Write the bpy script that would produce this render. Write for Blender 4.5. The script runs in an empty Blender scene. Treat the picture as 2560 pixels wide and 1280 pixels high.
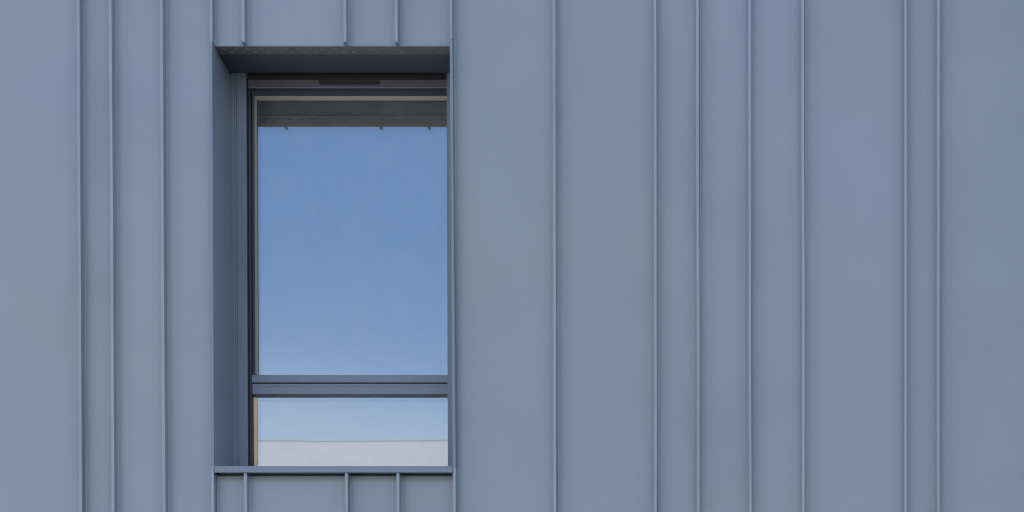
import bpy, bmesh, math, random
from mathutils import Vector, Matrix

random.seed(7)
scene = bpy.context.scene
COL = scene.collection
R = math.radians

# ------------------------------------------------------------------ camera
# View camera with a rising front: stands on the pavement, nearly square to the
# facade, frame shifted up and left.
F_PX, TILT = 4588.0, 0.0131
cam_d = bpy.data.cameras.new('camera')
cam = bpy.data.objects.new('camera', cam_d)
COL.objects.link(cam)
cam.location = (1.591, -7.8, 1.65)
cam.rotation_euler = (math.pi / 2 - TILT, 0, 0)
cam_d.sensor_fit = 'HORIZONTAL'
cam_d.sensor_width = 36.0
cam_d.lens = F_PX / 2560 * 36.0
cam_d.shift_x = (1280 - 2216) / 2560
cam_d.shift_y = (3330 + F_PX * math.tan(TILT) - 640) / 2560
cam_d.clip_start = 0.05
cam_d.clip_end = 2000
cam_d.dof.use_dof = True                      # f/8, focused on the facade
cam_d.dof.focus_distance = 7.85
cam_d.dof.aperture_fstop = 8.0
scene.camera = cam

# ------------------------------------------------------------------ sky + sun
SUN_EL, SUN_AZ = R(38), R(-34)          # behind the building, to the left
world = bpy.data.worlds.new('World')
scene.world = world
world.use_nodes = True
wn = world.node_tree
wn.nodes.clear()
sky = wn.nodes.new('ShaderNodeTexSky')
sky.sky_type = 'NISHITA'
sky.sun_disc = False
sky.sun_elevation = SUN_EL
sky.sun_rotation = SUN_AZ
sky.air_density = 1.0
sky.dust_density = 2.0
sky.ozone_density = 2.5
bg = wn.nodes.new('ShaderNodeBackground')
bg.inputs['Strength'].default_value = 0.12
wo = wn.nodes.new('ShaderNodeOutputWorld')
# pale haze thickening towards the horizon all round
stc = wn.nodes.new('ShaderNodeTexCoord')
ssep = wn.nodes.new('ShaderNodeSeparateXYZ')
wn.links.new(stc.outputs['Generated'], ssep.inputs[0])
snz = wn.nodes.new('ShaderNodeTexNoise'); snz.inputs['Scale'].default_value = 3.0; snz.inputs['Detail'].default_value = 4
wn.links.new(stc.outputs['Generated'], snz.inputs['Vector'])
sadd = wn.nodes.new('ShaderNodeMath'); sadd.operation = 'MULTIPLY_ADD'; sadd.inputs[1].default_value = 0.06
wn.links.new(snz.outputs['Fac'], sadd.inputs[0]); wn.links.new(ssep.outputs['Z'], sadd.inputs[2])
sramp = wn.nodes.new('ShaderNodeValToRGB')
sramp.color_ramp.interpolation = 'B_SPLINE'
el = sramp.color_ramp.elements
el[0].position = 0.0; el[0].color = (.85, .85, .85, 1)
el[1].position = 0.62; el[1].color = (0, 0, 0, 1)
for p_, v_ in ((.38, .74), (.455, .56), (.488, .10), (.55, .005)):
    e_ = el.new(p_); e_.color = (v_, v_, v_, 1)
wn.links.new(sadd.outputs[0], sramp.inputs[0])
smix = wn.nodes.new('ShaderNodeMixRGB')
smix.inputs[2].default_value = (4.5, 4.3, 4.35, 1)
wn.links.new(sramp.outputs[0], smix.inputs[0]); wn.links.new(sky.outputs[0], smix.inputs[1])
wn.links.new(smix.outputs[0], bg.inputs[0])
wn.links.new(bg.outputs[0], wo.inputs[0])

sun_d = bpy.data.lights.new('sun', 'SUN')
sun_d.energy = 3.0
sun_d.angle = R(0.53)
sun_d.color = (1.0, 0.95, 0.88)
sun = bpy.data.objects.new('sun', sun_d)
COL.objects.link(sun)
to_sun = Vector((math.sin(SUN_AZ) * math.cos(SUN_EL), math.cos(SUN_AZ) * math.cos(SUN_EL), math.sin(SUN_EL)))
sun.rotation_euler = to_sun.to_track_quat('Z', 'Y').to_euler()
sun.location = (-20, 30, 30)

scene.view_settings.view_transform = 'Standard'
scene.view_settings.look = 'None'
scene.view_settings.gamma = 1.0
scene.view_settings.exposure = 2.0
scene.cycles.use_denoising = True
scene.cycles.filter_width = 1.1
scene.cycles.max_bounces = 10
scene.cycles.transparent_max_bounces = 16

# ------------------------------------------------------------------ materials
def new_mat(name):
    m = bpy.data.materials.new(name)
    m.use_nodes = True
    nt = m.node_tree
    return m, nt, nt.nodes['Principled BSDF']

def metal_mat(name, col, rough=0.42, metallic=0.15, var=0.045, grain=0.028, specks=False):
    """Coated sheet metal: faint cloudy tone, fine grain, slight ripple."""
    m, nt, p = new_mat(name)
    N, L = nt.nodes, nt.links
    tc = N.new('ShaderNodeTexCoord')
    geo = N.new('ShaderNodeNewGeometry')
    n1 = N.new('ShaderNodeTexNoise'); n1.inputs['Scale'].default_value = 1.7; n1.inputs['Detail'].default_value = 5
    L.new(geo.outputs['Position'], n1.inputs['Vector'])
    n2 = N.new('ShaderNodeTexNoise'); n2.inputs['Scale'].default_value = 190; n2.inputs['Detail'].default_value = 2
    L.new(geo.outputs['Position'], n2.inputs['Vector'])
    oi = N.new('ShaderNodeObjectInfo')
    def mr(src, lo, hi, a=0.3, b=0.7):
        r = N.new('ShaderNodeMapRange')
        r.inputs['From Min'].default_value = a; r.inputs['From Max'].default_value = b
        r.inputs['To Min'].default_value = lo; r.inputs['To Max'].default_value = hi
        L.new(src, r.inputs['Value']); return r.outputs[0]
    def mul(a, b):
        q = N.new('ShaderNodeMath'); q.operation = 'MULTIPLY'
        L.new(a, q.inputs[0]); L.new(b, q.inputs[1]); return q.outputs[0]
    f = mul(mr(n1.outputs['Fac'], 1 - var, 1 + var), mr(n2.outputs['Fac'], 1 - grain, 1 + grain))
    f = mul(f, mr(oi.outputs['Random'], 1 - var * .5, 1 + var * .5, 0, 1))
    if specks:
        v = N.new('ShaderNodeTexVoronoi'); v.inputs['Scale'].default_value = 2.6
        L.new(geo.outputs['Position'], v.inputs['Vector'])
        f = mul(f, mr(v.outputs['Distance'], 0.62, 1.0, 0.004, 0.008))
    c = N.new('ShaderNodeVectorMath'); c.operation = 'SCALE'
    n3 = N.new('ShaderNodeTexNoise'); n3.inputs['Scale'].default_value = 0.55; n3.inputs['Detail'].default_value = 2
    L.new(geo.outputs['Position'], n3.inputs['Vector'])
    hue = N.new('ShaderNodeMixRGB')              # patina drifts between blue-grey and a greener grey
    hue.inputs[1].default_value = (col[0] * 1.008, col[1] * .992, col[2] * 1.035, 1)
    hue.inputs[2].default_value = (col[0] * .99, col[1] * 1.002, col[2] * .98, 1)
    L.new(mr(n3.outputs['Fac'], 0, 1, .38, .62), hue.inputs[0])
    L.new(hue.outputs[0], c.inputs[0])
    L.new(f, c.inputs['Scale'])
    L.new(c.outputs[0], p.inputs['Base Color'])
    p.inputs['Metallic'].default_value = metallic
    p.inputs['Specular IOR Level'].default_value = 0.25
    L.new(mr(n1.outputs['Fac'], rough - .04, rough + .05), p.inputs['Roughness'])
    bp = N.new('ShaderNodeBump'); bp.inputs['Strength'].default_value = 0.06; bp.inputs['Distance'].default_value = 0.001
    L.new(n2.outputs['Fac'], bp.inputs['Height'])
    L.new(bp.outputs[0], p.inputs['Normal'])
    return m

def plain_mat(name, col, rough=0.6, metallic=0.0, scale=4.0, var=0.12):
    m, nt, p = new_mat(name)
    N, L = nt.nodes, nt.links
    geo = N.new('ShaderNodeNewGeometry')
    n1 = N.new('ShaderNodeTexNoise'); n1.inputs['Scale'].default_value = scale; n1.inputs['Detail'].default_value = 8
    L.new(geo.outputs['Position'], n1.inputs['Vector'])
    r = N.new('ShaderNodeMapRange')
    r.inputs['From Min'].default_value = .3; r.inputs['From Max'].default_value = .7
    r.inputs['To Min'].default_value = 1 - var; r.inputs['To Max'].default_value = 1 + var
    L.new(n1.outputs['Fac'], r.inputs['Value'])
    c = N.new('ShaderNodeVectorMath'); c.operation = 'SCALE'; c.inputs[0].default_value = col
    L.new(r.outputs[0], c.inputs['Scale'])
    L.new(c.outputs[0], p.inputs['Base Color'])
    p.inputs['Roughness'].default_value = rough
    p.inputs['Metallic'].default_value = metallic
    return m

def glass_mat(name, refl, tint=(0.62, 0.68, 0.70), rtint=(0.95, 0.97, 1.0), dust=0.0):
    """One face of a pane: mirror share by incidence, the rest goes through."""
    m, nt, p = new_mat(name)
    N, L = nt.nodes, nt.links
    N.remove(p)
    out = [n for n in N if n.type == 'OUTPUT_MATERIAL'][0]
    gl = N.new('ShaderNodeBsdfGlossy'); gl.inputs['Roughness'].default_value = 0.0
    gl.inputs['Color'].default_value = (*rtint, 1)
    # float glass is never quite flat: very slow ripple
    gg = N.new('ShaderNodeNewGeometry'); gn = N.new('ShaderNodeTexNoise')
    gn.inputs['Scale'].default_value = 2.4; gn.inputs['Detail'].default_value = 0.0
    L.new(gg.outputs['Position'], gn.inputs['Vector'])
    gb = N.new('ShaderNodeBump'); gb.inputs['Strength'].default_value = 1.0; gb.inputs['Distance'].default_value = 0.00010
    L.new(gn.outputs['Fac'], gb.inputs['Height']); L.new(gb.outputs[0], gl.inputs['Normal'])
    tr = N.new('ShaderNodeBsdfTransparent'); tr.inputs['Color'].default_value = (*tint, 1)
    lw = N.new('ShaderNodeLayerWeight'); lw.inputs['Blend'].default_value = 0.5
    pw = N.new('ShaderNodeMath'); pw.operation = 'POWER'; pw.inputs[1].default_value = 4.0
    L.new(lw.outputs['Facing'], pw.inputs[0])
    mr = N.new('ShaderNodeMapRange'); mr.inputs['To Min'].default_value = refl; mr.inputs['To Max'].default_value = 1.0
    L.new(pw.outputs[0], mr.inputs['Value'])
    mx = N.new('ShaderNodeMixShader')
    L.new(mr.outputs[0], mx.inputs[0]); L.new(tr.outputs[0], mx.inputs[1]); L.new(gl.outputs[0], mx.inputs[2])
    last = mx.outputs[0]
    if dust > 0:                                   # wiped smears and settled dust
        geo = N.new('ShaderNodeNewGeometry')
        mp = N.new('ShaderNodeMapping'); mp.inputs['Scale'].default_value = (5.0, 1.0, 2.2); mp.inputs['Rotation'].default_value = (0, R(24), 0)
        L.new(geo.outputs['Position'], mp.inputs['Vector'])
        nz = N.new('ShaderNodeTexNoise'); nz.inputs['Scale'].default_value = 1.6; nz.inputs['Detail'].default_value = 9; nz.inputs['Roughness'].default_value = .68
        nz.inputs['Distortion'].default_value = 1.2
        L.new(mp.outputs[0], nz.inputs['Vector'])
        r2 = N.new('ShaderNodeMapRange'); r2.inputs['From Min'].default_value = .45; r2.inputs['From Max'].default_value = .8
        r2.inputs['To Min'].default_value = dust * .45; r2.inputs['To Max'].default_value = dust
        L.new(nz.outputs['Fac'], r2.inputs['Value'])
        df = N.new('ShaderNodeBsdfDiffuse'); df.inputs['Color'].default_value = (.6, .6, .6, 1)
        m2 = N.new('ShaderNodeMixShader')
        L.new(r2.outputs[0], m2.inputs[0]); L.new(last, m2.inputs[1]); L.new(df.outputs[0], m2.inputs[2])
        last = m2.outputs[0]
    L.new(last, out.inputs[0])
    return m

ZINC = (0.172, 0.224, 0.266)
M = {}
M['zinc'] = metal_mat('zinc_sheet', ZINC, specks=True)
M['zinc_seam'] = metal_mat('zinc_seam', tuple(c * 1.06 for c in ZINC), rough=.40)
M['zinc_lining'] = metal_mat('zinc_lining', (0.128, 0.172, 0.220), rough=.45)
M['frame'] = metal_mat('frame_aluminium', (0.112, 0.148, 0.198), rough=.5, metallic=.1)
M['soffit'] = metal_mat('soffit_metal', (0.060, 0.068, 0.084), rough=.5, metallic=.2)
M['strip'] = metal_mat('vent_strip_metal', (0.135, 0.138, 0.140), rough=.45, metallic=.4)
M['head'] = metal_mat('shaded_frame_head', (0.072, 0.076, 0.085), rough=.5, metallic=.1)  # frame colour taken darker, shade of the recess put into it
M['gasket'] = plain_mat('black_rubber', (0.010, 0.012, 0.016), rough=.55)
M['sash'] = metal_mat('sash_aluminium', (0.030, 0.038, 0.056), rough=.45, metallic=.1)
M['bead'] = metal_mat('grey_bead', (0.19, 0.19, 0.175), rough=.5, metallic=.1)
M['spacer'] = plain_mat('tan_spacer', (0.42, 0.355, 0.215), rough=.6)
M['coat'] = glass_mat('coated_glass', 0.295, tint=(.88, .90, .91), rtint=(.69, .875, 1.0), dust=0.085)
M['clear'] = glass_mat('clear_glass', 0.02, tint=(.97, .98, .98))
M['inner'] = glass_mat('inner_glass', 0.09, tint=(.9, .92, .92))
M['core'] = plain_mat('wall_core', (0.05, 0.05, 0.05))
M['room'] = plain_mat('room_plaster', (0.78, 0.77, 0.75), rough=.8)
M['carpet'] = plain_mat('room_carpet', (0.35, 0.33, 0.30), rough=.9)
M['paving'] = plain_mat('concrete_paving', (0.47, 0.42, 0.35), rough=.85, scale=.6)
M['grass'] = plain_mat('bounce_grass', (0.055, 0.085, 0.025), rough=.9, scale=3, var=.3)  # only for the added grass that dims the bounce
M['render'] = plain_mat('pale_render', (0.385, 0.352, 0.375), rough=.85, scale=.8, var=.04)
M['coping'] = plain_mat('blue_grey_coping', (0.17, 0.19, 0.22), rough=.5, metallic=.3)

# ------------------------------------------------------------------ mesh helpers
def link(name, bm, mats, parent=None, smooth=False):
    bmesh.ops.recalc_face_normals(bm, faces=bm.faces[:])
    me = bpy.data.meshes.new(name)
    bm.to_mesh(me); bm.free()
    for m in (mats if isinstance(mats, (list, tuple)) else [mats]):
        me.materials.append(m)
    if smooth:
        for f in me.polygons: f.use_smooth = True
    o = bpy.data.objects.new(name, me)
    COL.objects.link(o)
    if parent is not None:
        o.parent = parent
        o.matrix_parent_inverse = parent.matrix_basis.inverted()
    return o

def box(bm, x0, x1, y0, y1, z0, z1, bev=0.0):
    r = bmesh.ops.create_cube(bm, size=1.0)
    vs = r['verts']
    for v in vs:
        v.co = Vector((x0 + (v.co.x + .5) * (x1 - x0), y0 + (v.co.y + .5) * (y1 - y0), z0 + (v.co.z + .5) * (z1 - z0)))
    if bev > 0:
        es = list({e for v in vs for e in v.link_edges})
        bmesh.ops.bevel(bm, geom=es, offset=bev, segments=2, affect='EDGES', profile=.6)

def bx(name, mat, parent, *dims, bev=0.0):
    bm = bmesh.new(); box(bm, *dims, bev=bev)
    return link(name, bm, mat, parent)

def prism(bm, pts, z0, z1, x_lo=0.0, x_hi=0.0, axis='Z'):
    """Closed profile swept along Z (x shifted x_lo at z0 and x_hi at z1) or along X (pts are (y, z))."""
    if axis == 'Z':
        a = [bm.verts.new((x + x_lo, y, z0)) for x, y in pts]
        b = [bm.verts.new((x + x_hi, y, z1)) for x, y in pts]
    else:
        a = [bm.verts.new((z0, y, z)) for y, z in pts]
        b = [bm.verts.new((z1, y, z)) for y, z in pts]
    n = len(pts)
    bm.faces.new(a[::-1]); bm.faces.new(b)
    for i in range(n):
        bm.faces.new((a[i], a[(i + 1) % n], b[(i + 1) % n], b[i]))

def empty(name, loc=(0, 0, 0)):
    o = bpy.data.objects.new(name, None)
    COL.objects.link(o); o.location = loc
    return o

# ------------------------------------------------------------------ ground
bm = bmesh.new()
bmesh.ops.create_grid(bm, x_segments=1, y_segments=1, size=400)
g = link('ground', bm, M['paving'])
g['kind'] = 'structure'
bm = bmesh.new()                                # unseen grass, added on the right to darken and tint the ground bounce
box(bm, 3.0, 45.0, -13.0, -2.0, .004, .05)
lw = link('bounce_lawn', bm, M['grass'])
lw['kind'] = 'structure'

# ------------------------------------------------------------------ the zinc-clad building
TOP, BASE = 9.6, 0.25
HEAD, SILL_T, SILL_B = 7.0668, 5.2934, 5.2666
LJ = -1.2455                                   # centre line of left jamb fold
RJ_T, RJ_B = -0.2365, -0.2288                  # right jamb, slightly out of plumb
bld = empty('zinc_clad_building', (0, 0, 0))
bld['label'] = 'blue-grey metal clad building with uneven vertical standing seams and one tall recessed window'
bld['category'] = 'building'

PY = 0.0095                                    # face of the flat sheet; seam caps stand 34 mm proud of it
CAP = 0.0060                                   # half width of a seam cap
def seam_profile(s):
    p = [(.0060, .013), (.0060, -.0243), (.0053, -.025), (-.0053, -.025), (-.0060, -.0243), (-.0060, -.0165),
         (-.0045, -.0165), (-.0045, -.0212), (.0025, -.0212), (.0025, .013)]
    return [(x * s, y) for x, y in p]

def wob(z, ph, amp=.0007):
    return amp * (math.sin(z * 1.9 + ph) + .6 * math.sin(z * 4.3 + ph * 2.1))

def seam(x, z0, z1, s=1, x_hi=None, label=None):
    """Folded angle seam; a real one wanders by a fraction of a millimetre."""
    bm = bmesh.new()
    pts = seam_profile(s)
    if x_hi is None: x_hi = x
    n = max(2, int((z1 - z0) / .35)); ph = random.uniform(0, 6)
    rings = []
    for i in range(n + 1):
        t = i / n; z = z0 + (z1 - z0) * t; xx = x + (x_hi - x) * t + wob(z, ph)
        rings.append([bm.verts.new((xx + px, py, z)) for px, py in pts])
    k = len(pts)
    for a, b in zip(rings, rings[1:]):
        for i in range(k):
            bm.faces.new((a[i], a[(i + 1) % k], b[(i + 1) % k], b[i]))
    bm.faces.new(rings[0][::-1]); bm.faces.new(rings[-1])
    return link('standing_seam', bm, M['zinc_seam'], bld)

def foot(x, s, side):
    """panel edge against a seam at x with rib direction s; side +1: panel lies right of the seam."""
    return x + .0060 if (s > 0 and side > 0) else x - .0025 if side > 0 else x + .0025 if s > 0 else x - .0060

def panel(xa, sa, xb, sb, z0, z1, skew_a=0.0, skew_b=0.0, edge_wave=0.0):
    x0, x1 = foot(xa, sa, 1), foot(xb, sb, -1)
    ca = .0036 if sa > 0 else .0022
    cb = .0036 if sb < 0 else .0022
    nx = 6
    prof = [(x0, -.0075), (x0 + .0007, -.0052), (x0 + ca, -.0008), (x0 + ca + .0012, 0.0)]
    w = x1 - x0
    for i in range(1, nx):
        prof.append((x0 + w * i / nx, None))
    prof += [(x1 - cb - .0012, 0.0), (x1 - cb, -.0008), (x1 - .0007, -.0052), (x1, -.0075)]
    nz = max(3, int((z1 - z0) / .22))
    ph, ph2 = random.uniform(0, 6), random.uniform(0, 6)
    bm = bmesh.new()
    fr, bk = [], []
    for j in range(nz + 1):
        t = j / nz; z = z0 + (z1 - z0) * t
        a, b = [], []
        for i, (x, y) in enumerate(prof):
            u = (x - x0) / w
            xx = x + (1 - u) * skew_a * t + u * skew_b * t
            if y is None:                       # gentle oil-canning of thin sheet
                y = -.0015 * math.sin(math.pi * u) * (math.sin(2.1 * z + ph) * .7 + .5 * math.sin(5.3 * z + ph2 + u * 2))
            zz = z
            if j == 0 and edge_wave: zz += edge_wave * (.6 * math.sin(x * 9 + ph) + .6 * math.sin(x * 23 + ph2))
            a.append(bm.verts.new((xx, y + PY, zz))); b.append(bm.verts.new((xx, y + PY + .0011, zz)))
        fr.append(a); bk.append(b)
    n = len(prof)
    sharp = {3, n - 4}
    for j in range(nz):
        for i in range(n - 1):
            f = bm.faces.new((fr[j][i], fr[j][i + 1], fr[j + 1][i + 1], fr[j + 1][i])); f.smooth = True
            f = bm.faces.new((bk[j][i], bk[j + 1][i], bk[j + 1][i + 1], bk[j][i + 1])); f.smooth = True
        bm.faces.new((fr[j][0], fr[j + 1][0], bk[j + 1][0], bk[j][0]))
        bm.faces.new((fr[j][-1], bk[j][-1], bk[j + 1][-1], fr[j + 1][-1]))
    for i in range(n - 1):
        bm.faces.new((fr[0][i], bk[0][i], bk[0][i + 1], fr[0][i + 1]))
        bm.faces.new((fr[-1][i], fr[-1][i + 1], bk[-1][i + 1], bk[-1][i]))
    bm.edges.ensure_lookup_table()
    idx = {}
    for rw in fr + bk:
        for i, v in enumerate(rw): idx[v] = i
    rim = set(fr[0] + fr[-1] + bk[0] + bk[-1])
    for e in bm.edges:
        a, b = e.verts
        ia, ib = idx[a], idx[b]
        if (ia == ib and ia in (0, 1, 2, 3, n - 1, n - 2, n - 3, n - 4)) or (a in rim and b in rim):
            e.smooth = False
    return link('cladding_panel', bm, M['zinc'], bld)

# seam centre lines, left to right; rib on the right of the cap except the last
LEFT = [-6.0, -5.58, -5.36, -4.93, -4.70, -4.27, -4.04, -3.61, -3.39, -2.95, -2.50, -2.2480, -1.8024, -1.6666, -1.4522]
LEFT = [x for x in LEFT if x != -2.2480]
RIGHT = [0.1950, 0.6188, 0.7981, 1.0173, 1.2403, 1.6714, 1.8093, 2.242, 2.46, 2.68, 3.11, 3.33, 3.76, 4.19, 4.41, 4.84, 5.06, 5.50, 6.0]
def sgn(x): return -1 if abs(x - 1.8093) < .001 else 1
for x in LEFT + RIGHT:
    seam(x, BASE, TOP, sgn(x))
row = LEFT + [LJ]
for a, b in zip(row, row[1:]):
    panel(a, sgn(a), b, 1, BASE, TOP)
panel(-0.2368, 1, RIGHT[0], 1, BASE, TOP)
for a, b in zip(RIGHT, RIGHT[1:]):
    panel(a, sgn(a), b, sgn(b), BASE, TOP)

# between the jamb lines: panels over and under the window
MID = [-1.1086, -0.6828, -0.4660]
seam(LJ + .0005, HEAD + .0007, TOP); seam(LJ - .0008, BASE, SILL_T + .002)
seam(-.2377, HEAD + .0115, TOP); seam(-.2285, BASE, SILL_T + .0005)
for x in MID:
    st = seam(x, HEAD - .0010, TOP)
    bx('seam_end', M['zinc_lining'], st, x - .0062, x + .0064, -.0252, -.0015, HEAD - .0030, HEAD - .0012)
    seam(x, BASE, SILL_B - .001)
for (zl, zh, ew, rj) in ((HEAD + .0030, TOP, .0007, -.2375), (BASE, SILL_B + .004, 0, -.2285)):
    r = [LJ] + MID + [rj]
    for a, b in zip(r, r[1:]):
        panel(a, 1, b, 1, zl, zh, edge_wave=ew)

# window reveal: folded jamb linings with a cap towards the street, soffit, vent strip, sill
YF = .205                                       # face of the inner trim
rev = bx('window_reveal', M['core'], bld, LJ + .012, RJ_T - .012, .016, .05, HEAD + .06, HEAD + .09)   # lintel bar behind the soffit
def jamb(xb, xt, s, z0, z1, name='jamb_lining'):
    # cap facing the street, lining running inwards from its window-side edge
    p = [(.0060, YF), (.0060, -.0250), (.0054, -.0256), (-.0056, -.0256), (-.0062, -.0250), (-.0062, .003), (-.0050, .003), (-.0050, -.0244), (.0048, -.0244), (.0048, YF)]
    pts = [(x * s, y) for x, y in p]
    bm = bmesh.new(); prism(bm, pts, z0, z1, xb, xt)
    return link(name, bm, M['zinc_lining'], rev)
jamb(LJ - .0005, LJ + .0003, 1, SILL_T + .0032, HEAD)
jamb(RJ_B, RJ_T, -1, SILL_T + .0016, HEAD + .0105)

XL, XR = LJ + .0060, RJ_T - .0058               # clear opening at the head
# soffit lining, rising slightly inwards
SZ0, SZ1 = 7.0622, 7.0930
def sz(y): return SZ0 + (SZ1 - SZ0) * y / YF
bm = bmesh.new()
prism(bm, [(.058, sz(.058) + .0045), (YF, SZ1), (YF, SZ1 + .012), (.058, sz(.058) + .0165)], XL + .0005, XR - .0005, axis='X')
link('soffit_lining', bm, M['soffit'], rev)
# ventilation strip with two staggered rows of pressed slots
def vent_strip():
    bm = bmesh.new()
    x0, x1, w = XL + .0012, XR - .0012, .060
    pitch, rows = .0519, ((.0185, 0.0), (.0375, .5))
    n = 20
    def P(x, y, up=0.0): return Vector((x, y, sz(y) + up))
    cache = {}
    def V(x, y, up=0.0):
        k = (round(x, 5), round(y, 5), round(up, 5))
        if k not in cache: cache[k] = bm.verts.new(P(x, y, up))
        return cache[k]
    bands = [(.0, .0095), (.0095, .0275), (.0275, .0465), (.0465, w)]
    for bi, (ya, yb) in enumerate(bands):
        if bi in (0, 3):
            bm.faces.new((V(x0, ya), V(x1, ya), V(x1, yb), V(x0, yb))); continue
        yc = (ya + yb) / 2
        off = .012 if bi == 1 else .012 + pitch * .5
        xs = [x0]
        x = x0 + off
        cells = []
        while x + pitch * .8 < x1:
            cells.append((x, x + pitch * .8)); x += pitch
        last = x0
        for a, b in cells:
            if a - last > 1e-6: bm.faces.new((V(last, ya), V(a, ya), V(a, yb), V(last, yb)))
            cx, hw, hh = (a + b) / 2, .0135, .0062
            ring, outer = [], []
            m = 20
            for q in range(m):
                t = 2 * math.pi * q / m
                c, s_ = math.cos(t), math.sin(t)
                # flat towards the street, rounded inwards
                ex = abs(c) ** .75 * math.copysign(hw, c)
                ey = s_ * hh if s_ > 0 else s_ * hh * .55
                ring.append((cx + ex, yc + ey))
                k = min((b - a) / 2 / max(abs(c), 1e-6), (yb - ya) / 2 / max(abs(s_), 1e-6))
                outer.append((cx + c * k, yc + s_ * k))
            vo = [V(*p) for p in outer]; vr = [V(*p) for p in ring]
            vi = [V(cx + (px - cx) * .70, yc + .0030 + (py - yc) * .25, -.0031) for px, py in ring]
            for q in range(m):
                r_ = (q + 1) % m
                bm.faces.new((vo[q], vo[r_], vr[r_], vr[q]))
                bm.faces.new((vr[q], vr[r_], vi[r_], vi[q]))
            bm.faces.new(vi)
            # corner triangles
            for cxn, cyn in ((a, ya), (b, ya), (b, yb), (a, yb)):
                near = sorted(range(m), key=lambda q: (outer[q][0] - cxn) ** 2 + (outer[q][1] - cyn) ** 2)
                pr = None
                for q in range(m):
                    r_ = (q + 1) % m
                    o1, o2 = outer[q], outer[r_]
                    on_x = abs(o1[0] - cxn) < 1e-5 or abs(o2[0] - cxn) < 1e-5
                    on_y = abs(o1[1] - cyn) < 1e-5 or abs(o2[1] - cyn) < 1e-5
                    if on_x and on_y and abs(o1[0] - o2[0]) > 1e-5 and abs(o1[1] - o2[1]) > 1e-5:
                        pr = (vo[q], vo[r_])
                if pr: bm.faces.new((pr[0], V(cxn, cyn), pr[1]))
            last = b
        if x1 - last > 1e-6: bm.faces.new((V(last, ya), V(x1, ya), V(x1, yb), V(last, yb)))
    # front lip and back return
    a, b = bm.verts.new((x0, -.0012, SZ0 - .0002)), bm.verts.new((x1, -.0012, SZ0 - .0002))
    c, d = bm.verts.new((x1, -.0005, SZ0 + .0040)), bm.verts.new((x0, -.0005, SZ0 + .0040))
    bm.faces.new((a, b, c, d))
    bm.faces.new((V(x0, 0), V(x1, 0), b, a))
    e, f = bm.verts.new((x1, w, sz(w) + .016)), bm.verts.new((x0, w, sz(w) + .016))
    bm.faces.new((V(x0, w), V(x1, w), e, f))
    o = link('vent_strip', bm, M['strip'], rev)
    return o
vent_strip()
# sill: sloped top with folded front
bm = bmesh.new()
prism(bm, [(-.0300, SILL_T - .0006), (-.0294, SILL_T), (.245, SILL_T + .012), (.245, SILL_T - .006), (-.0270, SILL_T - .014),
           (-.0270, SILL_B), (-.0294, SILL_B), (-.0300, SILL_B + .0006)], LJ + .0088, RJ_B - .0068, axis='X')
link('window_sill', bm, M['zinc_lining'], rev)

# ------------------------------------------------------------------ window
FL, FR = -1.1652, -0.3035                       # clear opening of the fixed frame
ZB, ZT = SILL_T + .002, 7.0770
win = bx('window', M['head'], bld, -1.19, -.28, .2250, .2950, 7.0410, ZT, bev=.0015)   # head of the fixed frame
def wp(name, mat, *d, bev=.0012): return bx(name, M[mat], win, *d, bev=bev)
# inner trim boards beside the frame, with two shadow joints on the left
wp('trim_strip', 'frame', XL - .004, -1.2281, YF, .2249, ZB, SZ1 - .001, bev=.0006)
wp('trim_strip', 'frame', -1.2271, -1.2194, YF - .001, .2249, ZB, SZ1 - .001, bev=.0006)
wp('trim_board', 'frame', -1.2184, -1.1776, YF, .2249, ZB, SZ1 - .001)
wp('trim_board', 'frame', -.3105, -.2368, YF, .2249, ZB, SZ1 - .001)
# fixed frame
wp('frame_jamb', 'sash', -1.1752, FL, .2255, .2940, ZB, 7.0405)
wp('frame_jamb', 'sash', FR, -.2900, .2255, .2940, ZB, 7.0405)
wp('gasket', 'gasket', -1.1774, -1.1754, .2100, .2500, ZB, 7.0765, bev=0)
wp('gasket', 'gasket', -1.1668, FL + .0012, .2235, .2300, ZB, 7.0405, bev=0)
wp('head_gasket', 'gasket', -1.1774, -.3106, .2300, .2360, ZT + .0005, SZ1 + .03, bev=0)
wp('drip_lip', 'frame', FL - .008, FR + .008, .2225, .2250, 7.0395, 7.0432, bev=.0005)
# transom
wp('transom', 'frame', FL + .0002, FR - .0002, .2290, .2900, 5.7258, 5.7590)
wp('transom_clip', 'frame', FL + .0003, FR - .0003, .2298, .2890, 5.7597, 5.7700, bev=.0005)
# opening sash above
sash = wp('sash', 'frame', FL + .0004, FR - .0004, .2250, .2850, 5.7742, 5.8065)                  # bottom rail
def sp(name, mat, *d, bev=.0008): return bx(name, M[mat], sash, *d, bev=bev)
SL, SR, ST = -1.1551, -.3145, 7.0191
sp('stile', 'sash', FL + .0015, SL, .2360, .2850, 5.8070, 7.0395)
sp('stile', 'sash', SR, FR - .0015, .2360, .2850, 5.8070, 7.0395)
sp('top_rail', 'sash', SL + .0002, SR - .0002, .2365, .2850, ST, 7.0390)
def bead(a, b, horizontal):
    bm = bmesh.new()
    return bm
PY0 = .2560                                     # outer face of the upper pane
bm = bmesh.new()
prism(bm, [(SL, .2425), (SL + .0008, .2420), (SL + .0070, PY0 - .0008), (SL + .0070, PY0), (SL, PY0)], 5.8075, ST - .0002)
link('glazing_bead', bm, M['bead'], sash)
bm = bmesh.new()
prism(bm, [(SR, .2425), (SR - .0008, .2420), (SR - .0070, PY0 - .0008), (SR - .0070, PY0), (SR, PY0)], 5.8075, ST - .0002)
link('glazing_bead', bm, M['bead'], sash)
bm = bmesh.new()
prism(bm, [(.2425, ST), (.2420, ST - .0008), (PY0 - .0008, ST - .0115), (PY0, ST - .0115), (PY0, ST)], SL + .0010, SR - .0010, axis='X')
link('glazing_bead', bm, M['bead'], sash)

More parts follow.
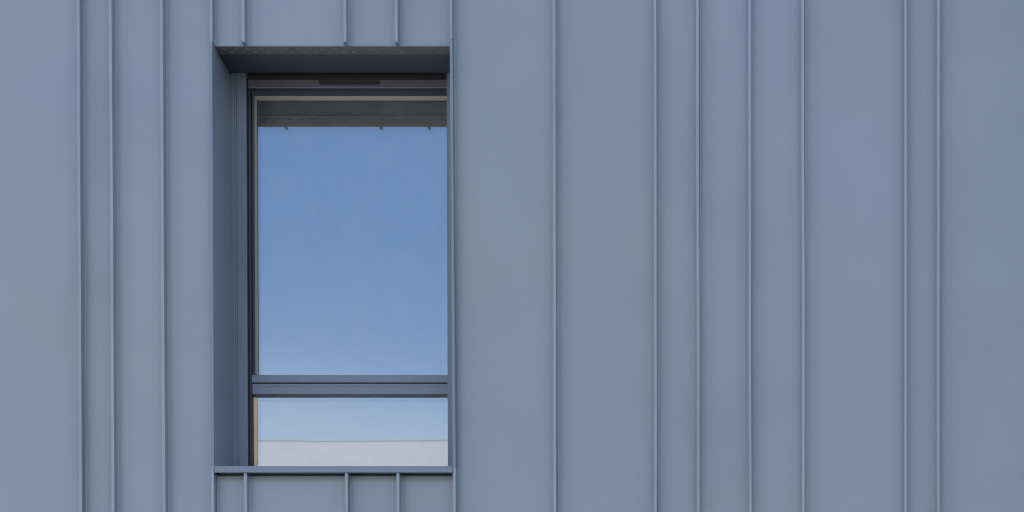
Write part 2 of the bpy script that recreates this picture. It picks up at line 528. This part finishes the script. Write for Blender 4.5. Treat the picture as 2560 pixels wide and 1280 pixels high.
def pane(parent, x0, x1, z0, z1, y, t, face):
    """glass sheet: its outer face coated, the back face and the edges clear"""
    bm = bmesh.new(); box(bm, x0, x1, y, y + t, z0, z1)
    o = link('glass_pane', bm, [M['clear'], M[face]], parent)
    for p in o.data.polygons:
        if p.normal.y < -.9: p.material_index = 1
    return o
pane(sash, SL - .004, SR + .004, 5.800, ST + .004, PY0 + .0003, .006, 'coat')
pane(sash, SL - .004, SR + .004, 5.800, ST + .004, PY0 + .0203, .004, 'inner')
# fixed light below
LY = .2455
pane(win, FL - .003, FR + .003, ZB - .004, 5.7290, LY, .006, 'coat')
pane(win, FL - .003, FR + .003, ZB - .004, 5.7290, LY + .020, .004, 'inner')
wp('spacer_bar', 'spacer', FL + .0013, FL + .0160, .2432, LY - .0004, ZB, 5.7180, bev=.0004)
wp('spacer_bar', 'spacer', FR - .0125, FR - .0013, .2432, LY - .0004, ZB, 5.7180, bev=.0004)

# trickle vent let into the frame head: rounded slot with a grille
bm = bmesh.new()
vx0, vx1, vz0, vz1 = -.8689, -.6019, 7.0549, 7.0736
rr = (vz1 - vz0) / 2; cz = (vz0 + vz1) / 2
def stadium(k, y):
    pts = []
    for i in range(13):
        t = math.pi / 2 + math.pi * i / 12
        pts.append((vx0 + rr + math.cos(t) * rr * k, y, cz + math.sin(t) * rr * k))
    for i in range(13):
        t = -math.pi / 2 + math.pi * i / 12
        pts.append((vx1 - rr + math.cos(t) * rr * k, y, cz + math.sin(t) * rr * k))
    return [bm.verts.new(p) for p in pts]
r0, r1, r2, r3 = stadium(1.0, .2252), stadium(.98, .2240), stadium(.84, .2240), stadium(.80, .2246)
for a, b in ((r0, r1), (r1, r2), (r2, r3)):
    for i in range(26):
        bm.faces.new((a[i], a[(i + 1) % 26], b[(i + 1) % 26], b[i]))
bm.faces.new(r3)
vent = link('trickle_vent', bm, M['gasket'], win)

# ------------------------------------------------------------------ body of the building and the room behind the window
wall = bx('wall_core', M['core'], bld, -6.0, XL - .002, .03, .30, BASE, TOP)
bx('wall_core', M['core'], bld, XR + .010, 6.0, .03, .30, BASE, TOP)
bx('wall_core', M['core'], bld, XL - .002, XR + .010, .03, .30, BASE, SILL_T - .03)
bx('wall_core', M['core'], bld, XL - .002, XR + .010, .06, .30, HEAD + .10, TOP)
bx('plinth', M['render'], bld, -6.0, 6.0, .01, .30, 0.0, BASE)
bx('side_wall', M['zinc'], bld, -6.02, -6.0, -.02, 11.0, 0.0, TOP)
bx('side_wall', M['zinc'], bld, 6.0, 6.02, -.02, 11.0, 0.0, TOP)
bx('rear_wall', M['zinc'], bld, -6.0, 6.0, 11.0, 11.02, 0.0, TOP)
roof = bx('roof', M['coping'], bld, -6.05, 6.05, -.06, 11.06, TOP, TOP + .35)
bx('room_floor', M['carpet'], bld, -4.0, 2.5, .302, 5.5, 4.60, 4.70)
bx('room_ceiling', M['room'], bld, -4.0, 2.5, .302, 5.5, 7.45, 7.55)
bx('room_wall', M['room'], bld, -4.1, -4.0, .302, 5.5, 4.60, 7.55)
bx('room_wall', M['room'], bld, 2.5, 2.6, .302, 5.5, 4.60, 7.55)
bx('room_wall', M['room'], bld, -4.1, 2.6, 5.5, 5.6, 4.60, 7.55)

# ------------------------------------------------------------------ pale building across the street (seen mirrored in the lower pane)
opp = empty('pale_building', (-7.0, -20.0, 0))
opp['label'] = 'pale rendered building whose roof edge shows mirrored in the lower window pane'
opp['category'] = 'building'
OX0, OX1, OY, OH = -20.0, 0.5, -20.0, 15.30
bx('wall', M['render'], opp, OX0, OX1, OY - 10, OY, 0, OH)
bx('coping', M['coping'], opp, OX0 - .05, OX1 + .05, OY - 10.015, OY + .006, OH, OH + .03)
for fl in range(4):
    for k in range(6):
        x = OX0 + 2.0 + k * 3.2; z = 1.2 + fl * 3.3
        w_ = bx('window', M['coping'], opp, x, x + 1.3, OY + .002, OY + .05, z, z + 1.7)
        bx('pane', M['gasket'], w_, x + .07, x + 1.23, OY + .051, OY + .056, z + .07, z + 1.63)
